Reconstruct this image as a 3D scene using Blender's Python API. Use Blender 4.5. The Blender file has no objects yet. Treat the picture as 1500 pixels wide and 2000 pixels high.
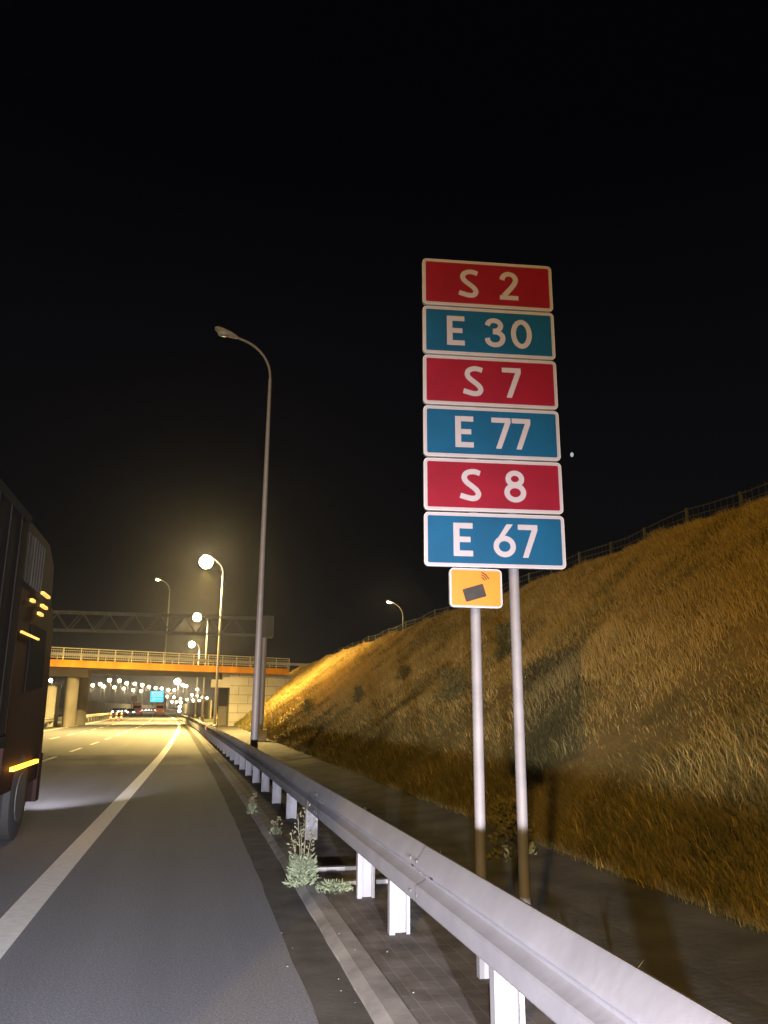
import bpy, math, random
import numpy as np
from mathutils import Vector, Matrix
random.seed(7); RNG = np.random.default_rng(7)
SC = bpy.context.scene
COL = SC.collection
R = math.radians

# ------------------------------------------------------------------ camera
FPX = 1540.0                                   # focal length in pixels of the 1500 px wide frame
PITCH = math.atan(385.3 / FPX)
YAW = math.atan((750 - 371) * math.cos(PITCH) / FPX)
ROLL = R(0.34)
CAM = Vector((0, 0, 1.58))
fw = Vector((math.sin(YAW) * math.cos(PITCH), math.cos(YAW) * math.cos(PITCH), math.sin(PITCH)))
rt = Vector((math.cos(YAW), -math.sin(YAW), 0))
up = rt.cross(fw)
rt = rt * math.cos(ROLL) + up * math.sin(ROLL)
up = rt.cross(fw)
cd = bpy.data.cameras.new('camera'); cam = bpy.data.objects.new('camera', cd); COL.objects.link(cam)
cam.matrix_world = Matrix(((rt.x, up.x, -fw.x, CAM.x), (rt.y, up.y, -fw.y, CAM.y), (rt.z, up.z, -fw.z, CAM.z), (0, 0, 0, 1)))
cd.sensor_fit = 'VERTICAL'; cd.sensor_height = 36.0; cd.lens = 36.0 * FPX / 2000.0
cd.clip_start = 0.05; cd.clip_end = 5000
SC.camera = cam
def at(u, v, Y):
    """point of the world at forward distance Y that the photograph shows at (u, v)"""
    d = fw + rt * ((u - 750) / FPX) - up * ((v - 1000) / FPX)
    return CAM + d * (Y / d.y)

# ------------------------------------------------------------------ world, moonlight, exposure
w = bpy.data.worlds.new("World"); SC.world = w; w.use_nodes = True
nt = w.node_tree; nt.nodes.clear()
wo = nt.nodes.new('ShaderNodeOutputWorld')
sky = nt.nodes.new('ShaderNodeTexSky'); sky.sky_type = 'NISHITA'; sky.sun_disc = False
sky.sun_elevation = R(-6); sky.sun_rotation = R(200)
bgs = nt.nodes.new('ShaderNodeBackground'); bgs.inputs[1].default_value = 0.02
nt.links.new(sky.outputs[0], bgs.inputs[0])
tc = nt.nodes.new('ShaderNodeTexCoord'); sx = nt.nodes.new('ShaderNodeSeparateXYZ')
nt.links.new(tc.outputs['Generated'], sx.inputs[0])
cr = nt.nodes.new('ShaderNodeValToRGB')        # town glow low in a night sky
cr.color_ramp.elements[0].position = 0.0; cr.color_ramp.elements[0].color = (0.0105, 0.0100, 0.0098, 1)
cr.color_ramp.elements[1].position = 0.62; cr.color_ramp.elements[1].color = (0.0009, 0.0009, 0.0019, 1)
e = cr.color_ramp.elements.new(0.20); e.color = (0.0042, 0.0041, 0.0047, 1)
nt.links.new(sx.outputs['Z'], cr.inputs[0])
bgn = nt.nodes.new('ShaderNodeBackground'); bgn.inputs[1].default_value = 1.0
nt.links.new(cr.outputs[0], bgn.inputs[0])
ad = nt.nodes.new('ShaderNodeAddShader')
nt.links.new(bgs.outputs[0], ad.inputs[0]); nt.links.new(bgn.outputs[0], ad.inputs[1])
nt.links.new(ad.outputs[0], wo.inputs[0])
sl = bpy.data.lights.new('moonlight', 'SUN'); sl.energy = 0.004; sl.angle = R(0.5); sl.color = (0.8, 0.88, 1)
so = bpy.data.objects.new('moonlight', sl); COL.objects.link(so); so.rotation_euler = (R(50), 0, R(200))
SC.view_settings.view_transform = 'Standard'; SC.view_settings.look = 'None'
SC.view_settings.exposure = 0.0; SC.view_settings.gamma = 1.0
SC.cycles.use_denoising = True
SC.cycles.max_bounces = 5; SC.cycles.diffuse_bounces = 2; SC.cycles.glossy_bounces = 2
SC.cycles.transparent_max_bounces = 8; SC.cycles.volume_bounces = 0
SC.cycles.sample_clamp_indirect = 3.0; SC.cycles.sample_clamp_direct = 0

SODIUM = (1.0, 0.68, 0.20)
def lamp_light(name, kind, energy, color, size, parent, loc, direction=None, cone=None, blend=0.3):
    l = bpy.data.lights.new(name, kind); l.energy = energy; l.color = color; l.shadow_soft_size = size
    if cone: l.spot_size = R(cone); l.spot_blend = blend
    o = bpy.data.objects.new(name, l); COL.objects.link(o)
    if parent: o.parent = parent
    o.location = loc
    if direction is not None:
        o.rotation_euler = Vector(direction).to_track_quat('-Z', 'Y').to_euler()
    return o
# low beams of the car the picture is taken from, stopped on the shoulder (lamps at 0.77 m)
HB = 8000
for hx in (-0.85, 0.45):
    lamp_light('car_low_beam', 'SPOT', HB, (0.95, 0.92, 1.0), 0.06, None, (hx, -2.6, 0.77), (-0.06, 1.0, -0.18), 86, 1.0)
lamp_light('car_indicator', 'POINT', 55, (1.0, 0.35, 0.05), 0.05, None, (0.62, 0.75, 0.78))   # its amber hazard lamp
# street lamp behind the camera, at the median: it throws the sign's shadow on the bank
lamp_light('median_lamp_behind', 'POINT', 31000, (1.0, 0.63, 0.16), 0.5, None, (-13.4, -25, 12))

# ------------------------------------------------------------------ materials
def mat(name, col, rough=0.6, metal=0.0, var=0.0, scale=8.0, bump=0.0, bscale=40.0, emit=None, es=1.0, spec=0.5, col2=None, detail=6, stretch=None, coat=0):
    m = bpy.data.materials.new(name); m.use_nodes = True
    n = m.node_tree.nodes; L = m.node_tree.links; b = n['Principled BSDF']
    b.inputs['Base Color'].default_value = (*col, 1); b.inputs['Roughness'].default_value = rough
    b.inputs['Metallic'].default_value = metal; b.inputs['Specular IOR Level'].default_value = spec
    if coat: b.inputs['Coat Weight'].default_value = coat
    g = n.new('ShaderNodeTexCoord'); src = g.outputs['Object']
    if stretch:
        mp = n.new('ShaderNodeMapping'); mp.inputs['Scale'].default_value = stretch
        L.new(src, mp.inputs[0]); src = mp.outputs[0]
    if var or col2:
        t = n.new('ShaderNodeTexNoise'); t.inputs['Scale'].default_value = scale; t.inputs['Detail'].default_value = detail
        L.new(src, t.inputs['Vector'])
        r = n.new('ShaderNodeValToRGB'); r.color_ramp.elements[0].position = .32; r.color_ramp.elements[1].position = .68
        c2 = col2 or tuple(c * (1 - var) for c in col)
        c1 = col if col2 else tuple(min(1, c * (1 + var)) for c in col)
        r.color_ramp.elements[0].color = (*c2, 1); r.color_ramp.elements[1].color = (*c1, 1)
        L.new(t.outputs['Fac'], r.inputs[0]); L.new(r.outputs[0], b.inputs['Base Color'])
    if bump:
        t2 = n.new('ShaderNodeTexNoise'); t2.inputs['Scale'].default_value = bscale; t2.inputs['Detail'].default_value = 4
        L.new(src, t2.inputs['Vector'])
        bp = n.new('ShaderNodeBump'); bp.inputs['Strength'].default_value = bump; bp.inputs['Distance'].default_value = 0.02
        L.new(t2.outputs['Fac'], bp.inputs['Height']); L.new(bp.outputs[0], b.inputs['Normal'])
    if emit:
        b.inputs['Emission Color'].default_value = (*emit, 1); b.inputs['Emission Strength'].default_value = es
        m.cycles.emission_sampling = 'NONE'
    return m

def asphalt_mat():
    m = mat('asphalt', (0.075, 0.074, 0.078), 0.82, var=0.1, scale=1.3, bump=0.25, bscale=160, spec=0.35)
    n = m.node_tree.nodes; L = m.node_tree.links; b = n['Principled BSDF']
    g = n.new('ShaderNodeTexCoord')
    mp = n.new('ShaderNodeMapping'); mp.inputs['Scale'].default_value = (1.6, 0.06, 1); L.new(g.outputs['Object'], mp.inputs[0])
    a = n.new('ShaderNodeTexNoise'); a.inputs['Scale'].default_value = 1.0; a.inputs['Detail'].default_value = 5; L.new(mp.outputs[0], a.inputs[0])
    f = n.new('ShaderNodeTexNoise'); f.inputs['Scale'].default_value = 75; f.inputs['Detail'].default_value = 5; L.new(g.outputs['Object'], f.inputs[0])
    r1 = n.new('ShaderNodeValToRGB'); r1.color_ramp.elements[0].position = .3; r1.color_ramp.elements[1].position = .7
    r1.color_ramp.elements[0].color = (.150, .156, .182, 1); r1.color_ramp.elements[1].color = (.192, .198, .230, 1)
    L.new(a.outputs['Fac'], r1.inputs[0])
    r2 = n.new('ShaderNodeValToRGB'); r2.color_ramp.elements[0].position = .35; r2.color_ramp.elements[1].position = .75
    r2.color_ramp.elements[0].color = (.72, .72, .72, 1); r2.color_ramp.elements[1].color = (1.5, 1.5, 1.5, 1)
    L.new(f.outputs['Fac'], r2.inputs[0])
    x = n.new('ShaderNodeMix'); x.data_type = 'RGBA'; x.blend_type = 'MULTIPLY'; x.inputs[0].default_value = 1
    L.new(r1.outputs[0], x.inputs[6]); L.new(r2.outputs[0], x.inputs[7]); L.new(x.outputs[2], b.inputs['Base Color'])
    return m
def paver_mat():
    m = mat('block_paving', (0.15, 0.145, 0.14), 0.9, bump=0.2, bscale=90)
    n = m.node_tree.nodes; L = m.node_tree.links; b = n['Principled BSDF']
    g = n.new('ShaderNodeTexCoord')
    mp = n.new('ShaderNodeMapping'); mp.inputs['Rotation'].default_value = (0, 0, R(90)); L.new(g.outputs['Object'], mp.inputs[0])
    br = n.new('ShaderNodeTexBrick'); br.inputs['Scale'].default_value = 1.0
    br.inputs['Brick Width'].default_value = 0.2; br.inputs['Row Height'].default_value = 0.1; br.inputs['Mortar Size'].default_value = 0.0035
    br.inputs['Color1'].default_value = (.105, .102, .105, 1); br.inputs['Color2'].default_value = (.14, .132, .13, 1); br.inputs['Mortar'].default_value = (.19, .18, .16, 1)
    L.new(mp.outputs[0], br.inputs[0])
    t = n.new('ShaderNodeTexNoise'); t.inputs['Scale'].default_value = 3.5; t.inputs['Detail'].default_value = 8; L.new(g.outputs['Object'], t.inputs[0])
    r = n.new('ShaderNodeValToRGB'); r.color_ramp.elements[0].position = .35; r.color_ramp.elements[1].position = .7
    r.color_ramp.elements[0].color = (.55, .5, .45, 1); r.color_ramp.elements[1].color = (1.25, 1.2, 1.2, 1)
    L.new(t.outputs['Fac'], r.inputs[0])
    x = n.new('ShaderNodeMix'); x.data_type = 'RGBA'; x.blend_type = 'MULTIPLY'; x.inputs[0].default_value = 1
    L.new(br.outputs['Color'], x.inputs[6]); L.new(r.outputs[0], x.inputs[7]); L.new(x.outputs[2], b.inputs['Base Color'])
    return m
M = {}
M['asphalt'] = asphalt_mat()
M['pavers'] = paver_mat()
M['paint'] = mat('road_paint', (0.88, 0.88, 0.88), 0.65, var=0.08, scale=14, bump=0.12, bscale=200)
M['dirt'] = mat('gutter_dirt', (0.055, 0.05, 0.045), 0.95, var=0.45, scale=3, bump=0.08, bscale=30)
M['kerb'] = mat('kerb_concrete', (0.23, 0.22, 0.215), 0.9, var=0.3, scale=4, bump=0.06, bscale=45)
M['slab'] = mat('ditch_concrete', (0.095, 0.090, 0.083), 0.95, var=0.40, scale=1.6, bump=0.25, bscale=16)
M['soil'] = mat('bank_soil', (0.34, 0.235, 0.075), 1.0, col2=(0.20, 0.14, 0.045), scale=1.2, bump=0.8, bscale=12)
M['field'] = mat('field_ground', (0.05, 0.055, 0.03), 1.0, var=0.4, scale=0.3)
M['galv'] = mat('galvanised_steel', (0.235, 0.237, 0.268), 0.8, 0.0, var=0.10, scale=3.5, bump=0.06, bscale=18, spec=0.25)
M['galv_dull'] = mat('dull_galvanised_steel', (0.42, 0.41, 0.40), 0.6, 0.2, var=0.12, scale=5)
M['bolt_lap_shade'] = mat('weathered_bolt_lap_shade', (0.11, 0.10, 0.10), 0.8)
M['slot'] = mat('dark_slot', (0.01, 0.01, 0.01), 0.9)
M['sign_pole'] = mat('sign_pole_zinc', (0.155, 0.142, 0.143), 0.65, 0.0, var=0.14, scale=6)
M['pole'] = mat('grey_pole_paint', (0.27, 0.25, 0.25), 0.5, 0.1, var=0.08, scale=7)
M['pole_far'] = mat('weathered_pole', (0.13, 0.12, 0.10), 0.8)
M['fence'] = mat('dark_fence_wire', (0.09, 0.085, 0.07), 0.7)
M['truss'] = mat('weathered_truss', (0.10, 0.097, 0.082), 0.8)
M['white'] = mat('retroreflective_white', (0.29, 0.258, 0.28), 0.6, var=0.04, spec=.2, scale=6)
M['red'] = mat('retroreflective_red', (0.150, 0.0018, 0.012), 0.6, spec=.15, var=0.10, scale=4)
M['blue'] = mat('retroreflective_blue', (0.0003, 0.049, 0.110), 0.6, spec=.15, var=0.12, scale=3)
M['orange'] = mat('fluorescent_orange', (0.50, 0.145, 0.0015), 0.5, var=0.04, scale=6)
M['black'] = mat('black_film', (0.022, 0.018, 0.014), 0.4, var=0.2, scale=20)
M['girder'] = mat('orange_girder_paint', (0.62, 0.245, 0.010), 0.7, var=0.28, scale=0.9, stretch=(1, 1, .25))
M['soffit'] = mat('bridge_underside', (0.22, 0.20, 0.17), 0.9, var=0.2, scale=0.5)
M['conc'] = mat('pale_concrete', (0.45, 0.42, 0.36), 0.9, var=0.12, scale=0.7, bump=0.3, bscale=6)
M['joint'] = mat('panel_joint', (0.07, 0.06, 0.05), 0.95)
M['rail_y'] = mat('railing_paint', (0.60, 0.54, 0.36), 0.55, var=0.06, scale=2)
M['barrier'] = mat('noise_wall_panel', (0.50, 0.46, 0.34), 0.9, var=0.12, scale=0.3)
M['truck_dark'] = mat('dark_tarpaulin', (0.010, 0.008, 0.007), 0.9, var=0.25, scale=1.5, bump=0.2, bscale=3, spec=0.15)
M['truck_cab'] = mat('dark_red_lacquer', (0.020, 0.006, 0.004), 0.7, var=0.15, scale=3, spec=0.2)
M['truck_fairing'] = mat('grey_fairing', (0.035, 0.030, 0.024), 0.8, var=0.1, scale=4, spec=0.2)
M['rubber'] = mat('rubber', (0.02, 0.02, 0.02), 0.85)
M['rim'] = mat('rim_steel', (0.08, 0.08, 0.08), 0.6, 0.3)
M['glass'] = mat('dark_glass', (0.012, 0.013, 0.016), 0.8, spec=.05)
M['car_red'] = mat('red_lacquer', (0.42, 0.02, 0.015), 0.3, coat=0.4)
M['car_orange'] = mat('orange_lacquer', (0.75, 0.22, 0.03), 0.35)
M['car_grey'] = mat('grey_lacquer', (0.25, 0.25, 0.27), 0.3, 0.4, coat=0.4)
M['amber'] = mat('amber_marker', (0.8, 0.3, 0.02), 0.3, emit=(1.0, 0.42, 0.03), es=5.0)
M['amber_soft'] = mat('amber_marker_dim', (0.8, 0.4, 0.05), 0.3, emit=(1.0, 0.62, 0.14), es=1.0)
M['tail'] = mat('tail_lamp_glow', (0.5, 0.02, 0.02), 0.3, emit=(1.0, 0.10, 0.06), es=4.0)
M['head'] = mat('headlamp_glow', (0.9, 0.9, 0.9), 0.3, emit=(1.0, 0.93, 0.95), es=30.0)
M['sodium'] = mat('sodium_lamp_glow', (0.9, 0.8, 0.5), 0.3, emit=(1.0, 0.86, 0.52), es=60.0)
M['far_glow'] = mat('far_lamp_glow', (0.9, 0.8, 0.6), 0.3, emit=(1.0, 0.86, 0.58), es=14.0)
M['lens_off'] = mat('unlit_lens', (0.35, 0.35, 0.34), 0.25)
M['cyan'] = mat('lit_blue_panel', (0.02, 0.4, 0.5), 0.5, emit=(0.05, 0.62, 0.80), es=1.4)
M['cyan_white'] = mat('lit_white_legend', (0.8, 0.8, 0.8), 0.5, emit=(0.62, 0.95, 1.0), es=0.8)
M['redrefl'] = mat('red_reflector_glow', (0.8, 0.05, 0.03), 0.2, emit=(1.0, 0.07, 0.04), es=0.9)  # emission stands in for headlight the reflector would return
M['stripe_red'] = mat('red_stripe', (0.45, 0.06, 0.04), 0.6)
M['stripe_white'] = mat('white_stripe', (0.8, 0.78, 0.72), 0.6)
M['weed'] = mat('weed_leaf', (0.17, 0.20, 0.12), 0.8, var=0.3, scale=20)
M['weed_dry'] = mat('dry_weed', (0.14, 0.13, 0.08), 0.85, var=0.3, scale=10)
M['shrub'] = mat('shrub_leaf', (0.13, 0.115, 0.04), 0.85, var=0.4, scale=9)
M['star'] = mat('star_glow', (0.5, 0.5, 0.5), 0.5, emit=(0.75, 0.8, 0.78), es=0.6)

# ------------------------------------------------------------------ mesh helpers
class MB:
    def __init__(s): s.v = []; s.f = []; s.m = []
    def face(s, pts, mi=0):
        i = len(s.v); s.v += [tuple(p) for p in pts]; s.f.append(tuple(range(i, i + len(pts)))); s.m.append(mi)
    def box(s, x0, x1, y0, y1, z0, z1, mi=0, tf=None):
        c = [(x0, y0, z0), (x1, y0, z0), (x1, y1, z0), (x0, y1, z0), (x0, y0, z1), (x1, y0, z1), (x1, y1, z1), (x0, y1, z1)]
        if tf: c = [tuple(tf @ Vector(p)) for p in c]
        i = len(s.v); s.v += c
        for q in ((0, 3, 2, 1), (4, 5, 6, 7), (0, 1, 5, 4), (1, 2, 6, 5), (2, 3, 7, 6), (3, 0, 4, 7)):
            s.f.append(tuple(i + k for k in q)); s.m.append(mi)
    def prism(s, poly, fn, mi=0, mside=None, a=0.0, b=1.0, caps=(True, True)):
        """extrude 2-D polygon; fn(x, y, t) gives the 3-D point"""
        i = len(s.v); n = len(poly)
        s.v += [tuple(fn(p[0], p[1], a)) for p in poly] + [tuple(fn(p[0], p[1], b)) for p in poly]
        if caps[0]: s.f.append(tuple(i + k for k in range(n))); s.m.append(mi)
        if caps[1]: s.f.append(tuple(i + n + k for k in reversed(range(n)))); s.m.append(mi)
        for k in range(n):
            s.f.append((i + k, i + n + k, i + n + (k + 1) % n, i + (k + 1) % n)); s.m.append(mside if mside is not None else mi)
    def tube(s, path, rad, seg=10, mi=0, cap=True):
        path = [Vector(p) for p in path]; n = len(path)
        rad = rad if isinstance(rad, (list, tuple)) else [rad] * n
        rings = []; ref = Vector((0, 1, 0))
        for k, p in enumerate(path):
            t = (path[min(k + 1, n - 1)] - path[max(k - 1, 0)]).normalized()
            if abs(t.dot(ref)) > 0.95: ref = Vector((1, 0, 0)) if abs(t.x) < 0.9 else Vector((0, 0, 1))
            a = t.cross(ref).normalized(); b = t.cross(a).normalized(); i = len(s.v)
            s.v += [tuple(p + a * (rad[k] * math.cos(q * 2 * math.pi / seg)) + b * (rad[k] * math.sin(q * 2 * math.pi / seg))) for q in range(seg)]
            rings.append(i)
        for k in range(n - 1):
            for q in range(seg):
                s.f.append((rings[k] + q, rings[k] + (q + 1) % seg, rings[k + 1] + (q + 1) % seg, rings[k + 1] + q)); s.m.append(mi)
        if cap:
            s.f.append(tuple(rings[0] + q for q in reversed(range(seg)))); s.m.append(mi)
            s.f.append(tuple(rings[-1] + q for q in range(seg))); s.m.append(mi)
    def ball(s, c, rx, ry, rz, seg=14, rings=8, mi=0, zmax=1.0):
        i0 = len(s.v)
        for a in range(rings + 1):
            th = math.pi * a / rings
            for q in range(seg):
                ph = 2 * math.pi * q / seg
                s.v.append((c[0] + rx * math.sin(th) * math.cos(ph), c[1] + ry * math.sin(th) * math.sin(ph), c[2] + min(zmax, math.cos(th)) * rz))
        for a in range(rings):
            for q in range(seg):
                s.f.append((i0 + a * seg + q, i0 + (a + 1) * seg + q, i0 + (a + 1) * seg + (q + 1) % seg, i0 + a * seg + (q + 1) % seg)); s.m.append(mi)
    def build(s, name, mats, parent=None, smooth=False, label=None):
        me = bpy.data.meshes.new(name); me.from_pydata(s.v, [], s.f)
        mats = mats if isinstance(mats, (list, tuple)) else [mats]
        for m in mats: me.materials.append(m)
        me.polygons.foreach_set('material_index', s.m)
        if smooth: me.polygons.foreach_set('use_smooth', [True] * len(s.f))
        me.validate(); me.update()
        o = bpy.data.objects.new(name, me); COL.objects.link(o)
        if parent: o.parent = parent
        if label: o['label'] = label
        return o
def auto(o, ang=35):
    me = o.data
    me.polygons.foreach_set('use_smooth', [True] * len(me.polygons))
    try: me.set_sharp_from_angle(angle=R(ang))
    except Exception: pass
    return o
def tag(o, label, cat=None, group=None, kind=None):
    if label: o['label'] = label
    if cat: o['category'] = cat
    if group: o['group'] = group
    if kind: o['kind'] = kind
    return o
def empty(name, loc, label, cat, group=None, rz=0):
    o = bpy.data.objects.new(name, None); COL.objects.link(o); o.location = loc; o.rotation_euler = (0, 0, rz); o.empty_display_size = 0.3
    return tag(o, label, cat, group)
def copy_thing(o, loc, label, rz=None):
    def rec(src, par):
        c = src.copy(); COL.objects.link(c)
        if par is not None: c.parent = par; c.matrix_parent_inverse = src.matrix_parent_inverse.copy()
        for ch in list(src.children): rec(ch, c)
        return c
    r = rec(o, None); r.location = loc; r['label'] = label
    if rz is not None: r.rotation_euler = (0, 0, rz)
    return r

# ------------------------------------------------------------------ road layout: lateral position against forward distance
EX = ([-40, 0, 7, 14, 28, 45, 60, 76, 99, 120, 160, 240, 400, 900], [-1.36, -1.24, -1.19, -1.07, -.82, -.69, -.66, -.74, -1.12, -1.75, -3.2, -6.6, -14.5, -42])
GX = ([-40, 0, 13, 22, 34, 48, 62, 76, 90, 112], [1.46, 1.46, 1.45, 1.36, 1.17, .93, .66, .30, -.15, -1.0])
def smooth_interp(tab):
    xs, ys = np.array(tab[0], float), np.array(tab[1], float)
    n = len(xs); d = np.diff(ys) / np.diff(xs); m = np.zeros(n)
    m[1:-1] = (d[:-1] + d[1:]) / 2; m[0] = d[0]; m[-1] = d[-1]
    def f(Y):
        Y = float(min(max(Y, xs[0]), xs[-1])); k = min(int(np.searchsorted(xs, Y, 'right')) - 1, n - 2)
        h = xs[k + 1] - xs[k]; t = (Y - xs[k]) / h
        return float((2*t**3-3*t**2+1)*ys[k] + (t**3-2*t**2+t)*h*m[k] + (-2*t**3+3*t**2)*ys[k+1] + (t**3-t**2)*h*m[k+1])
    return f
ex = smooth_interp(EX)      # centre of the solid edge line
gx = smooth_interp(GX)      # back plane of the guard rail
def gx2(Y): return gx(Y) if Y < 112 else ex(Y) + 0.2 + 0.9
YS = [-40, -20, -10, -4, 0] + [i for i in range(2, 40, 2)] + list(range(40, 130, 5)) + list(range(130, 260, 15)) + [280, 320, 360, 400, 500, 600, 700, 900]
def strip(name, cols, mt, y0=-40, y1=900, label=None, cat=None, kind='structure', thick=0.0, ys=None):
    b = MB(); ys = [y for y in (ys or YS) if y0 < y < y1]; ys = [y0] + ys + [y1]
    n = len(cols); i = 0
    for y in ys:
        for fx, z in cols: b.v.append((fx(y), y, z(y) if callable(z) else z))
    for k in range(len(ys) - 1):
        for c in range(n - 1):
            b.f.append((k*n+c, k*n+c+1, (k+1)*n+c+1, (k+1)*n+c)); b.m.append(0)
    o = b.build(name, mt)
    return tag(o, label, cat, None, kind)

# ground, roads and markings
b = MB(); b.face([(-900, -200, -0.16), (900, -200, -0.16), (900, 1500, -0.16), (-900, 1500, -0.16)]); tag(b.build('ground', M['field']), 'dark ground stretching to the horizon', None, None, 'structure')
strip('road', [(lambda y: ex(y) - 9.6, 0), (lambda y: ex(y) - 5, 0), (lambda y: ex(y), 0), (lambda y: gx2(y) - 0.55, 0)], M['asphalt'], label='grey asphalt carriageway and hard shoulder curving left under the bridge')
strip('opposite_road', [(lambda y: ex(y) - 24, 0), (lambda y: ex(y) - 12.2, 0)], M['asphalt'], label='opposite asphalt carriageway beyond the median')
strip('median_ground', [(lambda y: ex(y) - 12.2, -0.004), (lambda y: ex(y) - 9.6, -0.004)], M['dirt'], label='dirt strip between the two carriageways')
strip('edge_line', [(lambda y: ex(y) - .12, .004), (lambda y: ex(y) + .12, .004)], M['paint'], label='wide solid white edge line between lane and shoulder')
strip('left_edge_line', [(lambda y: ex(y) - 9.05, .004), (lambda y: ex(y) - 8.81, .004)], M['paint'], label='solid white line along the median side of the road')
def dashes(name, off, y0, label, step=6.0, ln=3.0):
    b = MB(); y = y0
    while y < 320:
        i = len(b.v)
        for yy in (y, y + ln):
            b.v += [(ex(yy) + off - .07, yy, .004), (ex(yy) + off + .07, yy, .004)]
        b.f.append((i, i + 1, i + 3, i + 2)); b.m.append(0); y += step
    tag(b.build(name, M['paint']), label, None, None, 'structure')
dashes('lane_dashes', -3.35, 14, 'broken white lane line beside the truck lane')
dashes('far_lane_dashes', -6.15, 15, 'broken white lane line nearest the median')
strip('gutter', [(lambda y: gx2(y) - .71 + .004 * math.sin(y * 1.7) + .004 * math.sin(y * 4.1) + .004 * math.sin(y * 9.7), .004), (lambda y: gx2(y) - .42, .004)], M['dirt'], label='dark dirt filled gutter along the kerb', ys=[i * .4 for i in range(-20, 120)] + list(range(50, 400, 6)), y1=400)
KH = 0.05
strip('kerb', [(lambda y: gx2(y) - .43 + .005 * math.sin(y * 5.3) * math.sin(y * 2.1), -.02), (lambda y: gx2(y) - .425 + .006 * math.sin(y * 6.1) * math.sin(y * 1.3), .022), (lambda y: gx2(y) - .36, KH), (lambda y: gx2(y) - .24, KH)], M['kerb'], label='low worn concrete kerb between gutter and paving', ys=[i * .25 for i in range(-20, 160)] + list(range(42, 400, 6)), y1=400)
strip('verge_paving', [(lambda y: gx2(y) - .24, KH - .004), (lambda y: gx2(y) + .50, KH - .004), (lambda y: gx2(y) + .56, -.02)], M['pavers'], label='small grey block paving under the guard rail')
def bx(Y): return 4.2 + 0.0 * Y
strip('ditch_slab', [(lambda y: gx2(y) + .56, -.02), (lambda y: gx2(y) + 1.1, -.07), (lambda y: gx2(y) + 1.9, -.07), (lambda y: bx(y) + .15, .03)], M['slab'], y1=100, label='shallow concrete drainage ditch at the foot of the bank')

# the bank: soil sheet with a flat top
def bank_z(x, y):
    t = max(0.0, x - 4.2)
    z = 0.79 * t
    z = min(z, 6.12 - 0.10 * max(0.0, 13.2 - x))
    z += (0.06 * math.sin(x * 1.1 + y * .37) + 0.05 * math.sin(y * .83 - x * .6)) * min(1, t / 1.5) * (1 if x < 9 else .4)
    return z
b = MB(); xs = [4.2, 4.6, 5, 5.6, 6.3, 7, 7.8, 8.6, 9.4, 10.2, 11, 11.6, 12.1, 12.6, 13.2, 14, 16, 20, 30, 60, 120]
ysb = list(range(-30, 60, 1)) + list(range(60, 101, 2)) + [110, 130, 170, 230]
def bank_fade(y): return 1.0
for y in ysb:
    for x in xs: b.v.append((x, y, bank_z(x, y)))
n = len(xs)
for k in range(len(ysb) - 1):
    for c in range(n - 1): b.f.append((k*n+c, k*n+c+1, (k+1)*n+c+1, (k+1)*n+c)); b.m.append(0)
tag(b.build('bank_terrain', M['soil'], smooth=True), 'steep earth bank rising on the right of the road', None, None, 'structure')

# dry grass on the bank (stuff)
def blades(name, P, H, W, lean, mats, label, wts=None, cat=None, idx=None):
    n = len(P); ang = RNG.uniform(0, np.pi, n)
    dx, dy = np.cos(ang) * W / 2, np.sin(ang) * W / 2
    L = np.stack([lean[:, 0], lean[:, 1]], 1)
    V = np.zeros((n, 5, 3))
    V[:, 0] = P + np.stack([-dx, -dy, np.zeros(n)], 1); V[:, 1] = P + np.stack([dx, dy, np.zeros(n)], 1)
    mid = P + np.stack([L[:, 0] * .35, L[:, 1] * .35, H * .6], 1)
    V[:, 2] = mid + np.stack([dx * .8, dy * .8, np.zeros(n)], 1); V[:, 3] = mid + np.stack([-dx * .8, -dy * .8, np.zeros(n)], 1)
    V[:, 4] = P + np.stack([L[:, 0], L[:, 1], H], 1)
    V = V.reshape(-1, 3)
    me = bpy.data.meshes.new(name); me.vertices.add(len(V)); me.vertices.foreach_set('co', V.ravel())
    base = np.arange(n)[:, None] * 5
    loops = np.concatenate([base + np.array([[0, 1, 2, 3]]), base + np.array([[3, 2, 4]])], 1).ravel()
    me.loops.add(len(loops)); me.loops.foreach_set('vertex_index', loops.astype(np.int32))
    st = (np.arange(n)[:, None] * 7 + np.array([[0, 4]])).ravel(); me.polygons.add(2 * n)
    me.polygons.foreach_set('loop_start', st.astype(np.int32))
    me.polygons.foreach_set('loop_total', np.tile([4, 3], n).astype(np.int32))
    for m in mats: me.materials.append(m)
    mi = RNG.choice(len(mats), n, p=wts); me.polygons.foreach_set('material_index', np.repeat(mi, 2).astype(np.int32))
    if idx is not None: me.polygons.foreach_set('material_index', np.repeat(idx, 2).astype(np.int32))
    me.update(calc_edges=True); me.validate()
    o = bpy.data.objects.new(name, me); COL.objects.link(o)
    return tag(o, label, cat, None, 'stuff')
M['straw'] = mat('straw_grass', (0.56, 0.385, 0.11), 0.9, col2=(0.38, 0.255, 0.065), scale=.9)
M['straw_pale'] = mat('pale_straw_grass', (0.56, 0.41, 0.16), 0.9, var=.15, scale=1.5)
M['dark_grass'] = mat('dark_bank_grass', (0.125, 0.105, 0.03), 0.9, var=.3, scale=1.0)
NB = 620000
u = RNG.random(NB); Yb = 3.0 + (88.0) * u ** 2.1
Xb = 4.15 + RNG.random(NB) ** .9 * 9.6
Zb = np.array([bank_z(x, y) for x, y in zip(Xb, Yb)])
patch = np.sin(Xb * .9 + Yb * .31) * np.sin(Yb * .52 - Xb * .33 + 1) + .5 * np.sin(Yb * 1.7 + Xb * 1.3)
Hb = (0.17 + 0.05 * patch) * RNG.uniform(.55, 1.35, NB); 
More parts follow.
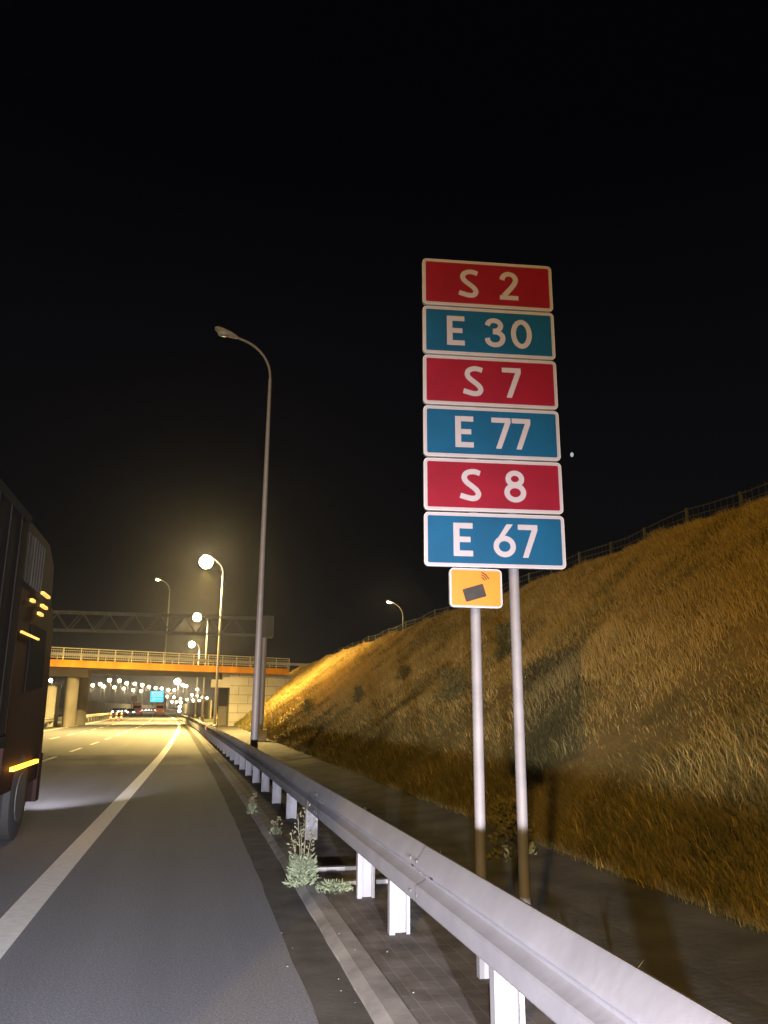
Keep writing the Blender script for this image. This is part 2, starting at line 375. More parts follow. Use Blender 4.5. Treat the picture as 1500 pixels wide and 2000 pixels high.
def vnoise(x, y, f, sd):
    g = np.random.default_rng(sd).random((96, 96)); X = x * f + 7; Y = y * f + 7
    i, j = np.floor(X).astype(int), np.floor(Y).astype(int); a, b_ = X - i, Y - j; a = a*a*(3-2*a); b_ = b_*b_*(3-2*b_)
    return (g[i%96, j%96]*(1-a)*(1-b_) + g[(i+1)%96, j%96]*a*(1-b_) + g[i%96, (j+1)%96]*(1-a)*b_ + g[(i+1)%96, (j+1)%96]*a*b_)
vn = .55 * vnoise(Xb, Yb, .55, 1) + .3 * vnoise(Xb, Yb, 1.6, 2) + .15 * vnoise(Xb, Yb, 4.5, 3)
vc = vnoise(Xb, Yb, 2.6, 5)
Hb = Hb * (.5 + 1.0 * vn) * (.85 + .4 * (vc > .72)); Hb = np.clip(Hb, .05, .75)
Wb = 0.0034 + 0.00040 * Yb * RNG.uniform(.6, 1.4, NB)
ln = np.stack([-(0.18 + .16 * RNG.random(NB)) * Hb * 1.6 + RNG.normal(0, .04, NB), RNG.normal(-.02, .6, NB) * Hb], 1)
pg = np.clip(1.15 - (Zb + .5 * patch) / 2.2, .08, .95) + .35 * (vnoise(Xb, Yb, .8, 9) > .68); rr_ = RNG.random(NB)  # share of dark grass rises towards the foot of the bank
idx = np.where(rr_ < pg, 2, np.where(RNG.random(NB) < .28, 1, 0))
kp = RNG.random(NB) < np.clip((vn - .16) * 6, .35, 1); Xb, Yb, Zb, Hb, Wb, ln, idx = [q[kp] for q in (Xb, Yb, Zb, Hb, Wb, ln, idx)]
blades('bank_grass', np.stack([Xb, Yb, Zb - .03], 1), Hb, Wb, ln, [M['straw'], M['straw_pale'], M['dark_grass']], 'tall dry yellow grass covering the bank', None, 'grass', idx)
# low weeds behind the rail and at the toe of the bank
n1 = 9000; Y1 = 2 + 70 * RNG.random(n1) ** 1.7
cl = np.sin(Y1 * 1.9) + np.sin(Y1 * .77 + 2) + .6 * np.sin(Y1 * 4.3)
keep = cl > .25; Y1 = Y1[keep]
X1 = np.array([gx2(y) for y in Y1]) + .55 + np.abs(RNG.normal(0, .17, len(Y1)))
blades('verge_weeds', np.stack([X1, Y1, np.full(len(Y1), -.05)], 1), RNG.uniform(.06, .30, len(Y1)), RNG.uniform(.01, .03, len(Y1)), RNG.normal(0, .06, (len(Y1), 2)), [M['weed'], M['weed_dry'], M['shrub']], 'low weeds along the back edge of the paving', [.3, .3, .4], 'weeds')

# ------------------------------------------------------------------ guard rail
RZ = 0.0
PROF = [(0.0, .774), (-.006, .783), (-.018, .784), (-.028, .776), (-.080, .694), (-.085, .680), (-.085, .668), (-.078, .656), (-.040, .641), (-.022, .626), (-.022, .602),
        (-.034, .590), (-.078, .569), (-.085, .558), (-.081, .476), (-.074, .464), (-.030, .449), (0.0, .452)]
def rail_piece(parent, fx, y0, y1, side=1, lap=0.0, mt=None, slots=True):
    b = MB(); ny = max(2, int((y1 - y0) / 1.0) + 1)
    prof = PROF + [(p[0] + .004, p[1] - .002) for p in reversed(PROF)]
    n = len(prof); ysl = [y0 + (y1 - y0) * k / (ny - 1) for k in range(ny)]
    for y in ysl:
        for px, pz in prof: b.v.append((fx(y) + (px - lap) * side, y, pz))
    for k in range(ny - 1):
        for c in range(n):
            b.f.append((k*n+c, k*n+(c+1) % n, (k+1)*n+(c+1) % n, (k+1)*n+c)); b.m.append(0)
    if slots:
        for yy in (y0 + .12, y1 - .35):
            for zz in (.662,):
                X = fx(yy) - (.081 + lap) * side
                b.box(X - .006, X + .004, yy, yy + .045, zz - .001, zz + .009, 1)
    if slots:                                               # dark ribbon painting the gap shadow of the overlap, and its bolt heads
        q = PROF[1:-1]; i = len(b.v)
        for px, pz in q:
            for yy in (y0 - .003, y0 + .004): b.v.append((fx(y0) + (px - lap - .0012 - (.002 if lap == 0 else 0)) * side, yy, pz))
        for k in range(len(q) - 1): b.f.append((i + 2*k, i + 2*k + 1, i + 2*k + 3, i + 2*k + 2)); b.m.append(2)
        for yy in (y0 + .06, y0 + .20):
            for zz in (.70, .615, .515):
                X = fx(yy) - ((.022 if zz == .615 else .0845) + lap) * side
                b.ball((X, yy, zz), .007, .011, .011, 8, 5, mi=2)
    return auto(b.build('rail_beam', [mt or M['galv'], M['slot'], M['bolt_lap_shade']], parent), 24)
def post_mesh():
    b = MB(); t = .006
    # channel section: web across, flanges turned to the approaching traffic
    poly = [(.002, .06), (.15, .06), (.15, 0), (.125, 0), (.125, t), (.144, t), (.144, .054), (.008, .054), (.008, t), (.042, t), (.042, 0), (.002, 0)]
    b.prism(poly, lambda x, y, t: (x, y, t), a=-.3, b=.69)
    return b
guard = empty('guardrail', (1.46, 0, 0), 'long galvanised steel guard rail curving away along the right shoulder', 'guardrail')
def local(fx): return lambda y: fx(y) - 1.46
y = -2.9; k = 0
while y < 108:
    rail_piece(guard, local(gx), y, y + 3.93, 1, lap=.0035 * (k % 2)); y += 3.86; k += 1
pm = None
pys = [-1.2, .6, 2.0, 3.86, 5.89, 7.01] + [10.12 + 1.92 * i for i in range(51)]
for py in pys:
    if pm is None: pm = post_mesh().build('post', M['galv'], guard)
    else:
        o = pm.copy(); COL.objects.link(o); o.parent = guard; pm2 = o
    (pm if py == pys[0] else o).location = (gx(py) - 1.46, py, KH if False else 0)
# spacer plate and thin back leg seen beside the nearest post
b = MB(); b.box(.30, .36, 4.88, 4.93, -.05, .42); b.build('back_stay', M['galv'], guard)
for (yy, zz) in ((54.0, .70), (43.0, .60)):
    b = MB(); X = gx(yy) - 1.46; b.box(X - .115, X - .085, yy, yy + .05, zz - .09, zz + .09); b.build('reflector', M['redrefl'], guard)

g2 = empty('guardrail', (3.0, 62, 0), 'short stub of guard rail standing beside the abutment under the bridge', 'guardrail')
b = MB()
for i in range(7): b.prism([(-.03, 0), (.09, 0), (.09, .06), (-.03, .06)], lambda x, y, t: (x - 2.1 + .0 * i, y + 2.0 * i, t), a=-.1, b=.74); 
fx2 = lambda y: -2.1 + .05 * (y / 12.0) ** 2 * 12
ob = rail_piece(g2, fx2, 0, 13.0, 1, slots=False, mt=M['galv_dull']); 
for i in range(7):
    bb = MB(); bb.box(fx2(2.0 * i) - .02, fx2(2.0 * i) + .1, 2.0 * i, 2.0 * i + .06, -.1, .74); bb.build('post', M['galv_dull'], g2)
g2.location = (3.1, 78, 0)

med = empty('guardrail', (0, 0, 0), 'distant median guard rail beyond the left traffic lanes', 'guardrail')
fm = lambda y: ex(y) - 10.3
y = 30
while y < 230: rail_piece(med, fm, y, y + 8.0, -1, slots=False, mt=M['galv_dull']); y += 8.0
for i in range(50):
    yy = 31 + i * 4; bb = MB(); bb.box(fm(yy) - .1, fm(yy) - .01, yy, yy + .06, -.1, .74); bb.build('post', M['galv_dull'], med)

# ------------------------------------------------------------------ route sign
def rrect(x0, x1, y0, y1, r, k=6):
    pts = []
    for cx, cy, a0 in ((x1 - r, y1 - r, 0), (x0 + r, y1 - r, 90), (x0 + r, y0 + r, 180), (x1 - r, y0 + r, 270)):
        for i in range(k + 1):
            a = R(a0 + 90 * i / k); pts.append((cx + r * math.cos(a), cy + r * math.sin(a)))
    return pts
def catmull(P, m=7):
    P = [np.array(p, float) for p in P]; Q = [2 * P[0] - P[1]] + P + [2 * P[-1] - P[-2]]; out = []
    for i in range(1, len(Q) - 2):
        for j in range(m):
            t = j / m
            out.append(.5 * ((2 * Q[i]) + (-Q[i-1] + Q[i+1]) * t + (2*Q[i-1] - 5*Q[i] + 4*Q[i+1] - Q[i+2]) * t*t + (-Q[i-1] + 3*Q[i] - 3*Q[i+1] + Q[i+2]) * t**3))
    out.append(P[-1]); return out
SW = .165
def ribbon(path, wd=SW, closed=False):
    """quads along a centre line"""
    n = len(path); L = []; Rr = []
    for i, p in enumerate(path):
        a = path[(i - 1) % n] if closed else path[max(i - 1, 0)]; c = path[(i + 1) % n] if closed else path[min(i + 1, n - 1)]
        t = np.array(c, float) - np.array(a, float); t /= np.linalg.norm(t); nn = np.array([-t[1], t[0]])
        L.append(np.array(p) + nn * wd / 2); Rr.append(np.array(p) - nn * wd / 2)
    q = []
    for i in range(n if closed else n - 1):
        j = (i + 1) % n; q.append([Rr[i], Rr[j], L[j], L[i]])
    return q
def ell(cx, cy, rx, ry, k=30): return [np.array((cx + rx * math.cos(2*math.pi*i/k), cy + ry * math.sin(2*math.pi*i/k))) for i in range(k)]
def rect(x0, x1, y0, y1): return [[(x0, y0), (x1, y0), (x1, y1), (x0, y1)]]
def glyph(c):
    if c == 'E': return [rect(0, .18, 0, 1), rect(.18, .57, 0, .17), rect(.18, .50, .42, .585), rect(.18, .57, .83, 1)]
    if c == 'S': return [ribbon(catmull([(.615, .865), (.46, .912), (.30, .905), (.165, .83), (.13, .70), (.21, .575), (.36, .46), (.50, .34), (.555, .215), (.485, .105), (.34, .082), (.18, .115), (.0, .165)]))]
    if c == '2': return [ribbon(catmull([(.085, .70), (.12, .82), (.22, .905), (.34, .918), (.46, .865), (.525, .74), (.49, .60), (.40, .46), (.27, .30), (.13, .14)])), rect(.0, .60, 0, .155)]
    if c == '3': return [ribbon(catmull([(.085, .74), (.14, .86), (.27, .917), (.42, .89), (.51, .78), (.48, .65), (.38, .575), (.26, .56)])), ribbon(catmull([(.26, .53), (.42, .51), (.54, .42), (.57, .29), (.50, .15), (.36, .085), (.22, .10), (.11, .18), (.075, .31)]))]
    if c == '0': return [ribbon(ell(.345, .5, .262, .418, 36), closed=True)]
    if c == '7': return [rect(0, .64, .84, 1), [[(.13, 0), (.31, 0), (.64, .84), (.45, .84)]]]
    if c == '8': return [ribbon(ell(.335, .735, .205, .183, 28), closed=True), ribbon(ell(.335, .305, .252, .223, 32), closed=True)]
    if c == '6': return [ribbon(ell(.345, .325, .262, .243, 32), closed=True), [[(.02, .385), (.17, .40), (.62, 1.0), (.42, 1.0)]]]
PW, PH, GAP = 1.062, .405, .0145
sign_rot = R(-7.2)
route = empty('road_sign', (1.598, 5.42, 0), 'tall sign of six stacked red and blue route plates on two grey poles', 'road sign', rz=sign_rot)
defs = [('E 67', 'blue', [('E', .222, .145), ('6', .529, .169), ('7', .722, .150)]),
        ('S 8', 'red', [('S', .281, .163), ('8', .626, .169)]),
        ('E 77', 'blue', [('E', .25, .141), ('7', .540, .150), ('7', .704, .147)]),
        ('S 7', 'red', [('S', .322, .161), ('7', .638, .151)]),
        ('E 30', 'blue', [('E', .196, .141), ('3', .507, .166), ('0', .724, .170)]),
        ('S 2', 'red', [('S', .301, .163), ('2', .642, .152)])]
def plate(parent, name, x0, x1, z0, z1, yf, r, face_mi, mats, brd, depth=.028, label=None, extra=None):
    """folded sheet plate, front face towards -Y at yf"""
    b = MB()
    b.prism(rrect(x0, x1, z0, z1, r), lambda x, z, t: (x, yf + depth * t, z), mi=2, a=0, b=1)
    b.face([(x, yf - .0012, z) for x, z in rrect(x0 + .004, x1 - .004, z0 + .004, z1 - .004, r)], 0)
    b.face([(x, yf - .0024, z) for x, z in rrect(x0 + brd, x1 - brd, z0 + brd, z1 - brd, max(r * .35, .008))], 1)
    if extra: extra(b)
    return b.build(name, mats, parent, label=label)
z0 = 2.592; PB = z0
for (txt, c, gl) in defs:
    LH = .250; zb = z0 + (PH - LH) / 2
    def letters(b, gl=gl, zb=zb):
        for ch, gxx, gw in gl:
            k = gw / {'E': .57, 'S': .655, '2': .60, '3': .655, '0': .69, '7': .64, '8': .67, '6': .69}[ch]
            for si, quads in enumerate(glyph(ch)):
                for q in quads: b.face([(gxx * PW / 1.09 + p[0] * k, -.0036 - .0006 * si, zb + p[1] * LH) for p in q], 0)
    plate(route, 'route_plate', 0, PW, z0, z0 + PH, 0, .035, 1, [M['white'], M[c], M['galv_dull']], .026, label='%s plate reading %s' % (c, txt), extra=letters)
    z0 += PH + GAP
TOP = z0 - GAP
for i, (px, pyy) in enumerate(((.405, .16), (.707, .16))):
    b = MB(); b.tube([(px, pyy, -.3), (px, pyy, TOP - .10)], .038, 20); b.tube([(px, pyy, TOP - .10), (px, pyy, TOP - .085)], [.041, .030], 20)
    auto(b.build('pole', M['sign_pole'], route))
b = MB()
for k in range(6):
    zz = PB + k * (PH + GAP)
    for dz in (.10, .30): b.box(.25, .88, .032, .125, zz + dz - .018, zz + dz + .018)
b.build('mounting_channel', M['galv_dull'], route)

toll = empty('road_sign', (1.782, 5.40, 0), 'small orange sign with a dark tablet symbol and radio waves under the route plates', 'road sign', rz=R(-2))
def tollmarks(b):
    c = Vector((.185, 2.405)); a = R(17)
    pts = rrect(-.082, .082, -.048, .048, .010, 4)
    b.face([(c.x + x * math.cos(a) - y * math.sin(a), -.0036, c.y + x * math.sin(a) + y * math.cos(a)) for x, y in pts], 3)
    for (P, wd) in (([(.240, .262), (.272, .245), (.297, .214)],   .010), ([(.240, .243), (.262, .232), (.281, .208)], .009), ([(.240, .224), (.253, .217), (.267, .202)], .009)):
        for q in ribbon(catmull([(p[0], p[1] + 2.296) for p in P], 5), wd): b.face([(p[0], -.0036, p[1]) for p in q], 3)
plate(toll, 'sign_plate', 0, .398, 2.298, 2.584, 0, .035, 1, [M['white'], M['orange'], M['galv_dull'], M['black']], .014, extra=tollmarks)
b = MB()
for zz in (2.38, 2.54): b.box(.15, .31, .020, .16, zz - .012, zz + .012)
b.build('clamp', M['galv_dull'], toll)

# ------------------------------------------------------------------ street lamps
def street_lamp(loc, H, label, lit=True, arm=1.65, r0=.105, group='street lamps along the right verge', power=0, bowl=None, lean=0.0):
    t = empty('street_lamp', loc, label, 'street lamp', group)
    rb = 1.15
    path = [(0, 0, -.1), (0, 0, H * .35), (0, 0, H * .7), (0, 0, H - rb - .5), (0, 0, H - rb - .25)]; rad = [r0, r0 * .80, r0 * .60, r0 * .46, r0 * .45]
    b = MB(); b.tube(path, rad, 14); auto(b.build('pole', M['pole'], t))
    b = MB(); b.tube([(0, 0, -.05), (0, 0, .45)], [r0 * 1.5, r0 * 1.45], 14); b.tube([(0, 0, .45), (0, 0, .50)], [r0 * 1.45, r0 * 1.05], 14); auto(b.build('base', M['pole'], t))
    pts = [(0, 0, H - rb - .30)]; rr = [r0 * .40]
    for i in range(0, 9):
        a = R(72 * i / 8); pts.append((-(rb * (1 - math.cos(a))), 0, H - rb - .2 + rb * math.sin(a))); rr.append(r0 * .34)
    a = R(72); dx, dz = -math.sin(a), math.cos(a); last = pts[-1]; need = max(.05, (arm - .65) + last[0])
    pts.append((last[0] + dx * need, 0, last[2] + dz * need)); rr.append(r0 * .32)
    b = MB(); b.tube(pts, rr, 10); auto(b.build('arm', M['pole'], t))
    e = Vector(pts[-1]); d = Vector((dx, 0, dz)); n = Vector((dz, 0, -dx)) * 1
    hb = MB()     # luminaire: tapered flat housing
    secs = [(-.05, .03, .03, .0), (.05, .10, .06, .0), (.20, .15, .085, .0), (.45, .17, .10, .0), (.62, .15, .085, .0), (.68, .09, .05, .0)]
    rings = []
    for s_, wy, hz, o_ in secs:
        i = len(hb.v); c = e + d * s_
        for q in range(12):
            an = 2 * math.pi * q / 12; cz = math.sin(an); 
            hb.v.append(tuple(c + Vector((0, wy * math.cos(an), 0)) + n * (hz * (cz if cz > 0 else cz * .45))))
        rings.append(i)
    for k in range(len(rings) - 1):
        for q in range(12): hb.f.append((rings[k]+q, rings[k]+(q+1) % 12, rings[k+1]+(q+1) % 12, rings[k+1]+q)); hb.m.append(0)
    hb.f.append(tuple(rings[0]+q for q in range(12))); hb.m.append(0); hb.f.append(tuple(rings[-1]+q for q in range(12))); hb.m.append(0)
    head = auto(hb.build('lamp_head', M['galv_dull'], t), 50)
    gb = MB(); c = e + d * .38 - n * .045
    br = bowl or .12  # lit bowls are oversized so the globe takes in the lamp's glare
    gb.ball((c.x, c.y, c.z - (br - .12)), .20 if not bowl else br, .13 if not bowl else br, .09 if not bowl else br)
    gb.build('lamp_glass', M['sodium'] if lit else M['lens_off'], head, smooth=True)
    if lit and power:
        zc = c.z - (br - .12)
        lamp_light('lamp_bulb', 'POINT', power * (.27 if bowl else 1), (1.0, .73, .29), br + .05, t, (c.x, c.y, zc))
        if bowl: lamp_light('lamp_beam', 'SPOT', power * .42, SODIUM, .12, t, (c.x, c.y, zc - br - .2), (0, 0, -1), 156, .45)
    return t
LP = 125000
street_lamp((1.72, 21.7, 0), 12.35, 'tall unlit street lamp rising just behind the guard rail', lit=False, arm=1.68, group='street lamps along the right verge')
street_lamp((1.78, 57.0, 0), 12.25, 'nearest lit street lamp, its glare the largest in the picture', arm=1.50, power=LP, bowl=.48)
street_lamp((1.50, 92.0, 0), 12.1, 'lit street lamp behind the bridge, second in size of glare', arm=1.50, power=LP, bowl=.48)
street_lamp((1.05, 130.0, 0), 11.9, 'lit street lamp low above the bridge railing, third in size of glare', arm=1.50, power=LP * .9, bowl=.48)
p = at(333, 1133, 82); street_lamp((p.x, p.y, 4.9), 14.3 - 4.9, 'thin street lamp with a small white light rising from the bridge deck', arm=.75, group='street lamps on the high road', power=500, r0=.085)
p = at(787, 1178, 66); street_lamp((p.x, p.y, 6.2), p.z - 6.2 + .2, 'small lone street lamp on top of the grassy bank', arm=1.0, group='street lamps on the high road', power=1500, r0=.07)

# far lamps seen under the bridge (simple heads; each a thing)
far = [(245,240),(290,240),(348,250),(410,240),(440,260),(487,207),(572,212),(530,268),(632,233),(607,278),(700,238),(685,290),(762,247),(752,298),(818,263),(875,273),(925,277),(980,288),(1030,290),
       (972,343),(1028,350),(1083,362),(1100,247),(1130,257),(1178,330),(1220,337),(1222,285),(1267,350),(1305,358),(1188,375),(1137,370),(1240,380),(1085,395),(1050,390),(1012,388)]
far = sorted([(x / 4.286 + 100, y / 4.286 + 1280) for x, y in far])
ords = ['first','second','third','fourth','fifth','sixth','seventh','eighth','ninth','tenth','eleventh','twelfth','thirteenth','fourteenth','fifteenth','sixteenth','seventeenth','eighteenth','nineteenth','twentieth']
left = [q for q in far if q[0] < 322]; right = [q for q in far if q[0] >= 322]
def far_lamp(u_, v_, label, power=1500, rad=.42, H=11.0, group='far street lamps seen under the bridge'):
    z = min(620.0, (H - 1.58) * 1588 / (1383 - v_)) ; pt = at(u_, v_, z * .97)
    t = empty('street_lamp', (pt.x, pt.y, -.1), label, 'street lamp', group)
    h = pt.z + .1; ra = .07 + .0001 * z; rad *= 1.45
    b = MB(); b.tube([(.5, 0, 0), (.5, 0, h - .5), (.4, 0, h + .05), (.2, 0, h + .1)], [ra, ra * .7, ra * .5, ra * .5], 8); b.build('pole', M['pole_far'], t)
    b = MB(); b.ball((0, 0, h), rad * (.6 + z / 700), rad * .6, rad * .85 * (.6 + z / 700), 10, 6); b.build('lamp_glass', M['far_glow'], t, smooth=True)  # globe enlarged with distance to include the glare in its shape
    if power: lamp_light('lamp_bulb', 'POINT', power * (z / 300), (1, .78, .42), .3, t, (0, 0, h - rad - .6))
for i, (a_, b_) in enumerate(left): far_lamp(a_, b_, 'tiny far street lamp under the bridge left of the blue sign, %s from the left' % ords[i])
for i, (a_, b_) in enumerate(right): far_lamp(a_, b_, 'tiny far street lamp under the bridge right of the blue sign, %s from the left' % ords[i])
far_lamp(346, 1331, 'bigger and brighter lit lamp just under the bridge girder', power=12000, rad=.75)
far_lamp(99, 1329, 'lit lamp at the left end of the bridge beside the truck', power=3000)
far_lamp(433, 1360, 'tiny far lamp seen in the opening beside the abutment wall', power=600)

# ------------------------------------------------------------------ sign gantry
gan = empty('sign_gantry', (3.62, 42, 0), 'grey lattice gantry spanning the road in front of the bridge', 'gantry')
b = MB(); zb_, zt_, xl, xr, dp = 5.30, 6.18, -19.0, .15, .45
for yy in (-dp, dp):
    for zz in (zb_, zt_): b.box(xl, xr, yy - .035, yy + .035, zz - .035, zz + .035)
x = xl; k = 0
while x < xr - 1.3:
    for yy in (-dp, dp):
        b.tube([(x, yy, zb_ if k % 2 else zt_), (x + .62, yy, zt_ if k % 2 else zb_)], .022, 5)
    b.tube([(x, -dp, zb_), (x, dp, zb_)], .02, 5); b.tube([(x, -dp, zt_), (x, dp, zt_)], .02, 5)
    x += .62; k += 1
b.build('truss', M['truss'], gan)
b = MB(); b.box(-.40, .42, -.5, .5, 5.20, 6.28); b.build('end_panel', M['truss'], gan)
for xx in (0.0, -18.4):
    b = MB(); b.tube([(xx, 0, .3), (xx, 0, 5.25)], .15, 16); auto(b.build('column', M['pole'], gan))
    b = MB(); b.box(xx - .3, xx + .3, -.3, .3, -.2, .55); b.build('footing', M['conc'], gan)

# ------------------------------------------------------------------ bridge
BA = Vector((-10.9, 69.0, 0)); BB = Vector((9.25, 78.0, 0)); bd = (BB - BA).normalized(); bn = Vector((-bd.y, bd.x, 0)); ba = math.atan2(bd.y, bd.x)
bridge = empty('road_bridge', BB, 'concrete road bridge with an orange girder crossing the motorway', 'bridge', rz=ba)
# local x along the deck (0 at the right end, negative to the left), local y away from the camera
b = MB(); b.box(-60, 0, 0, .28, 4.77, 5.34); b.box(-60, 0, -.03, 0, 5.25, 5.34)
for i in range(20): b.box(-60 + i * 3, -59.94 + i * 3, -.008, 0, 4.77, 5.25)
b.build('girder', M['girder'], bridge)
b = MB(); b.box(-60, 0, .28, 12.5, 5.0, 5.36)
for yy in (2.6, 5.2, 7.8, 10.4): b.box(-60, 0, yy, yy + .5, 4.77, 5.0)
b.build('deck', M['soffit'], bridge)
b = MB(); b.box(-60, 0, 12.5, 12.8, 4.77, 5.4); b.build('girder', M['soffit'], bridge)
b = MB()
n = int(60 / 1.42)
for i in range(n + 1): b.box(-i * 1.42 - .05, -i * 1.42 + .03, .10, .16, 5.34, 6.27)
b.box(-60, .03, .09, .17, 6.27, 6.33); b.box(-60, .0, .11, .15, 5.50, 5.54); b.box(-60, .0, .11, .15, 6.10, 6.13)
i = 0.0
while i < 60:
    b.box(-i - .012, -i + .004, .12, .14, 5.54, 6.10); i += .17
b.build('railing', M['rail_y'], bridge)
b = MB(); b.box(-60, 6, 1.3, 1.45, 5.75, 6.0)
for i in range(31): b.box(-i * 2 - .04, -i * 2 + .04, 1.45, 1.52, 5.36, 6.0)
b.build('crash_barrier', M['galv_dull'], bridge)
# abutment: wall of big blocks, bearing shelf and pier
b = MB(); ww = -6.2
b.box(ww, 0.6, .6, 1.3, -1.0, 4.765)
b.box(ww + .02, ww + 8, 1.3, 12.0, -1.0, 4.765)
b.build('abutment_wall', M['conc'], bridge)
b = MB(); zz = .35; r_ = 0
while zz < 4.6:
    b.box(ww, .6, .594, .6, zz, zz + .035)
    xx = ww + (.9 if r_ % 2 else 1.9)
    while xx < .6: b.box(xx, xx + .035, .594, .6, zz + .035, zz + .78); xx += 2.0
    zz += .815; r_ += 1
b.build('block_joints', M['joint'], bridge)
b = MB(); b.box(ww - .8, ww, .9, 3.0, 3.45, 4.765); b.box(ww - 1.9, ww - .8, .9, 3.0, 3.45, 4.15); b.build('bearing_shelf', M['conc'], bridge)
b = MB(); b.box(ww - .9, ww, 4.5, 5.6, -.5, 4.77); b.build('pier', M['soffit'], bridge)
def pier(x0, x1, y0, y1, z1, m, lab=None):
    b = MB(); cxm = (x0 + x1) / 2; rx = (x1 - x0) / 2
    b.prism([(cxm + rx * math.cos(2*math.pi*i/20), (y0 + y1) / 2 + (y1 - y0) / 2 * math.sin(2*math.pi*i/20)) for i in range(20)], lambda x, y, t: (x, y, t), a=-.5, b=z1)
    auto(b.build('pier', m, bridge, label=lab), 40)
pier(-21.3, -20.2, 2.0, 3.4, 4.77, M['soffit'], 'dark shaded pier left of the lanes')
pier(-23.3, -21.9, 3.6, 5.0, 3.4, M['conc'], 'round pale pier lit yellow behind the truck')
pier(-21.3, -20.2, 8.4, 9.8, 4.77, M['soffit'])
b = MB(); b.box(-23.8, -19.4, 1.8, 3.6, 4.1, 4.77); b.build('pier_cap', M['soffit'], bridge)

for o_ in bridge.children:                       # the crossing is skewed: everything runs parallel to the motorway in depth
    for v_ in o_.data.vertices: v_.co.x += .4466 * v_.co.y
# low fence joining the bridge to the bank top, and the fence along the crest
def crest_fence():
    t = empty('wire_fence', (13.7, 0, 6.25), 'low wire fence with thin posts along the top of the grassy bank', 'fence')
    ysf = [6 + 2.25 * i for i in range(33)]
    pb = None
    for i, y in enumerate(ysf):
        if pb is None:
            b = MB(); b.box(-.035, .035, -.035, .035, -.4, .98); pb = b.build('post', M['fence'], t); o = pb
        else: o = pb.copy(); COL.objects.link(o); o.parent = t
        o.location = (.05 * math.sin(i * 1.7), y, .06 * math.sin(i * 2.3))
    b = MB()
    for zz, r_ in ((.93, .018), (.72, .012), (.52, .012), (.32, .012), (.12, .012)):
        pts = []
        for i, y in enumerate(ysf):
            pts.append((.05 * math.sin(i * 1.7), y, zz + .06 * math.sin(i * 2.3)))
            if i < len(ysf) - 1: pts.append((.05 * math.sin((i + .5) * 1.7), y + 1.12, zz - .015 + .06 * math.sin((i + .5) * 2.3)))
        b.tube(pts, r_, 5)
    b.build('fence_wire', M['fence'], t)
    b = MB()
    for i in range(33 * 9):
        y = 6 + i * .25; b.box(-.003, .003, y, y + .008, .1, .93)
    b.build('mesh_panel', M['fence'], t)
crest_fence()

# ------------------------------------------------------------------ noise walls
def wall(name, pts, h, label, z0=-.2):
    b = MB()
    for (x0, y0), (x1, y1) in zip(pts[:-1], pts[1:]):
        d = Vector((x1 - x0, y1 - y0, 0)); L = d.length; d.normalize(); nn = Vector((-d.y, d.x, 0)); k = max(1, int(L / 4))
        tf = Matrix(((d.x, nn.x, 0, x0), (d.y, nn.y, 0, y0), (0, 0, 1, 0), (0, 0, 0, 1)))
        b.box(0, L, -.08, .08, z0, h, tf=tf)
        for i in range(k + 1): b.box(L * i / k - .1, L * i / k + .1, -.14, .14, z0, h + .1, tf=tf)
    return tag(b.build(name, M['barrier']), label, 'wall')
P0 = at(130, 1385, 140); P1 = at(201, 1382, 215)
wall('noise_wall', [(P0.x, 140), (P1.x, 215)], 3.0, 'tall pale noise wall on the far left beside the bridge pier')
P2 = at(201, 1380, 218); P3 = at(300, 1380, 420)
wall('noise_wall', [(P2.x, 218), (P3.x, 420)], 2.7, 'lower pale noise wall running on behind the oncoming traffic')
P4 = at(356, 1380, 330); P5 = at(412, 1380, 150)
wall('noise_wall', [(P4.x, 330), (P5.x, 150)], 3.0, 'pale noise wall right of the road beyond the bridge')

# ------------------------------------------------------------------ blue direction sign and brown sign far away
def far_sign(u0, u1, v0, v1, Y, label, lit):
    a = at(u0, v1, Y); c = at(u1, v0, Y); t = empty('road_sign', ((a.x + c.x) / 2, Y, 0), label, 'road sign')
    hw = (c.x - a.x) / 2; b = MB()
    b.prism(rrect(-hw, hw, a.z, c.z, .2), lambda x, z, t: (x, .12 * t, z), mi=0 if lit else 1)
    if lit:
        H = c.z - a.z
        for zz in (.62, .80): b.box(-hw * .8, hw * .8, -.02, 0, a.z + H * zz, a.z + H * (zz + .10), 2)
        b.box(-hw * .62, -hw * .45, -.02, 0, a.z + H * .10, a.z + H * .46, 2)
        b.box(-hw * .45, hw * .75, -.02, 0, a.z + H * .26, a.z + H * .34, 2)
        b.box(-hw * .92, hw * .92, -.02, 0, a.z + H * .50, a.z + H * .53, 2)
    b.build('sign_plate', [M['cyan'], M['soffit'], M['cyan_white']], t)
    for s in (-.6, .6):
        b = MB(); b.tube([(hw * s, .25, -.1), (hw * s, .25, c.z)], .10, 8); b.build('pole', M['pole'], t)
far_sign(293, 320, 1350, 1371, 230, 'large lit blue direction sign with white lines far down the road', True)
far_sign(255, 268, 1360, 1370, 190, 'small brown blank back of a sign left of the blue sign', False)

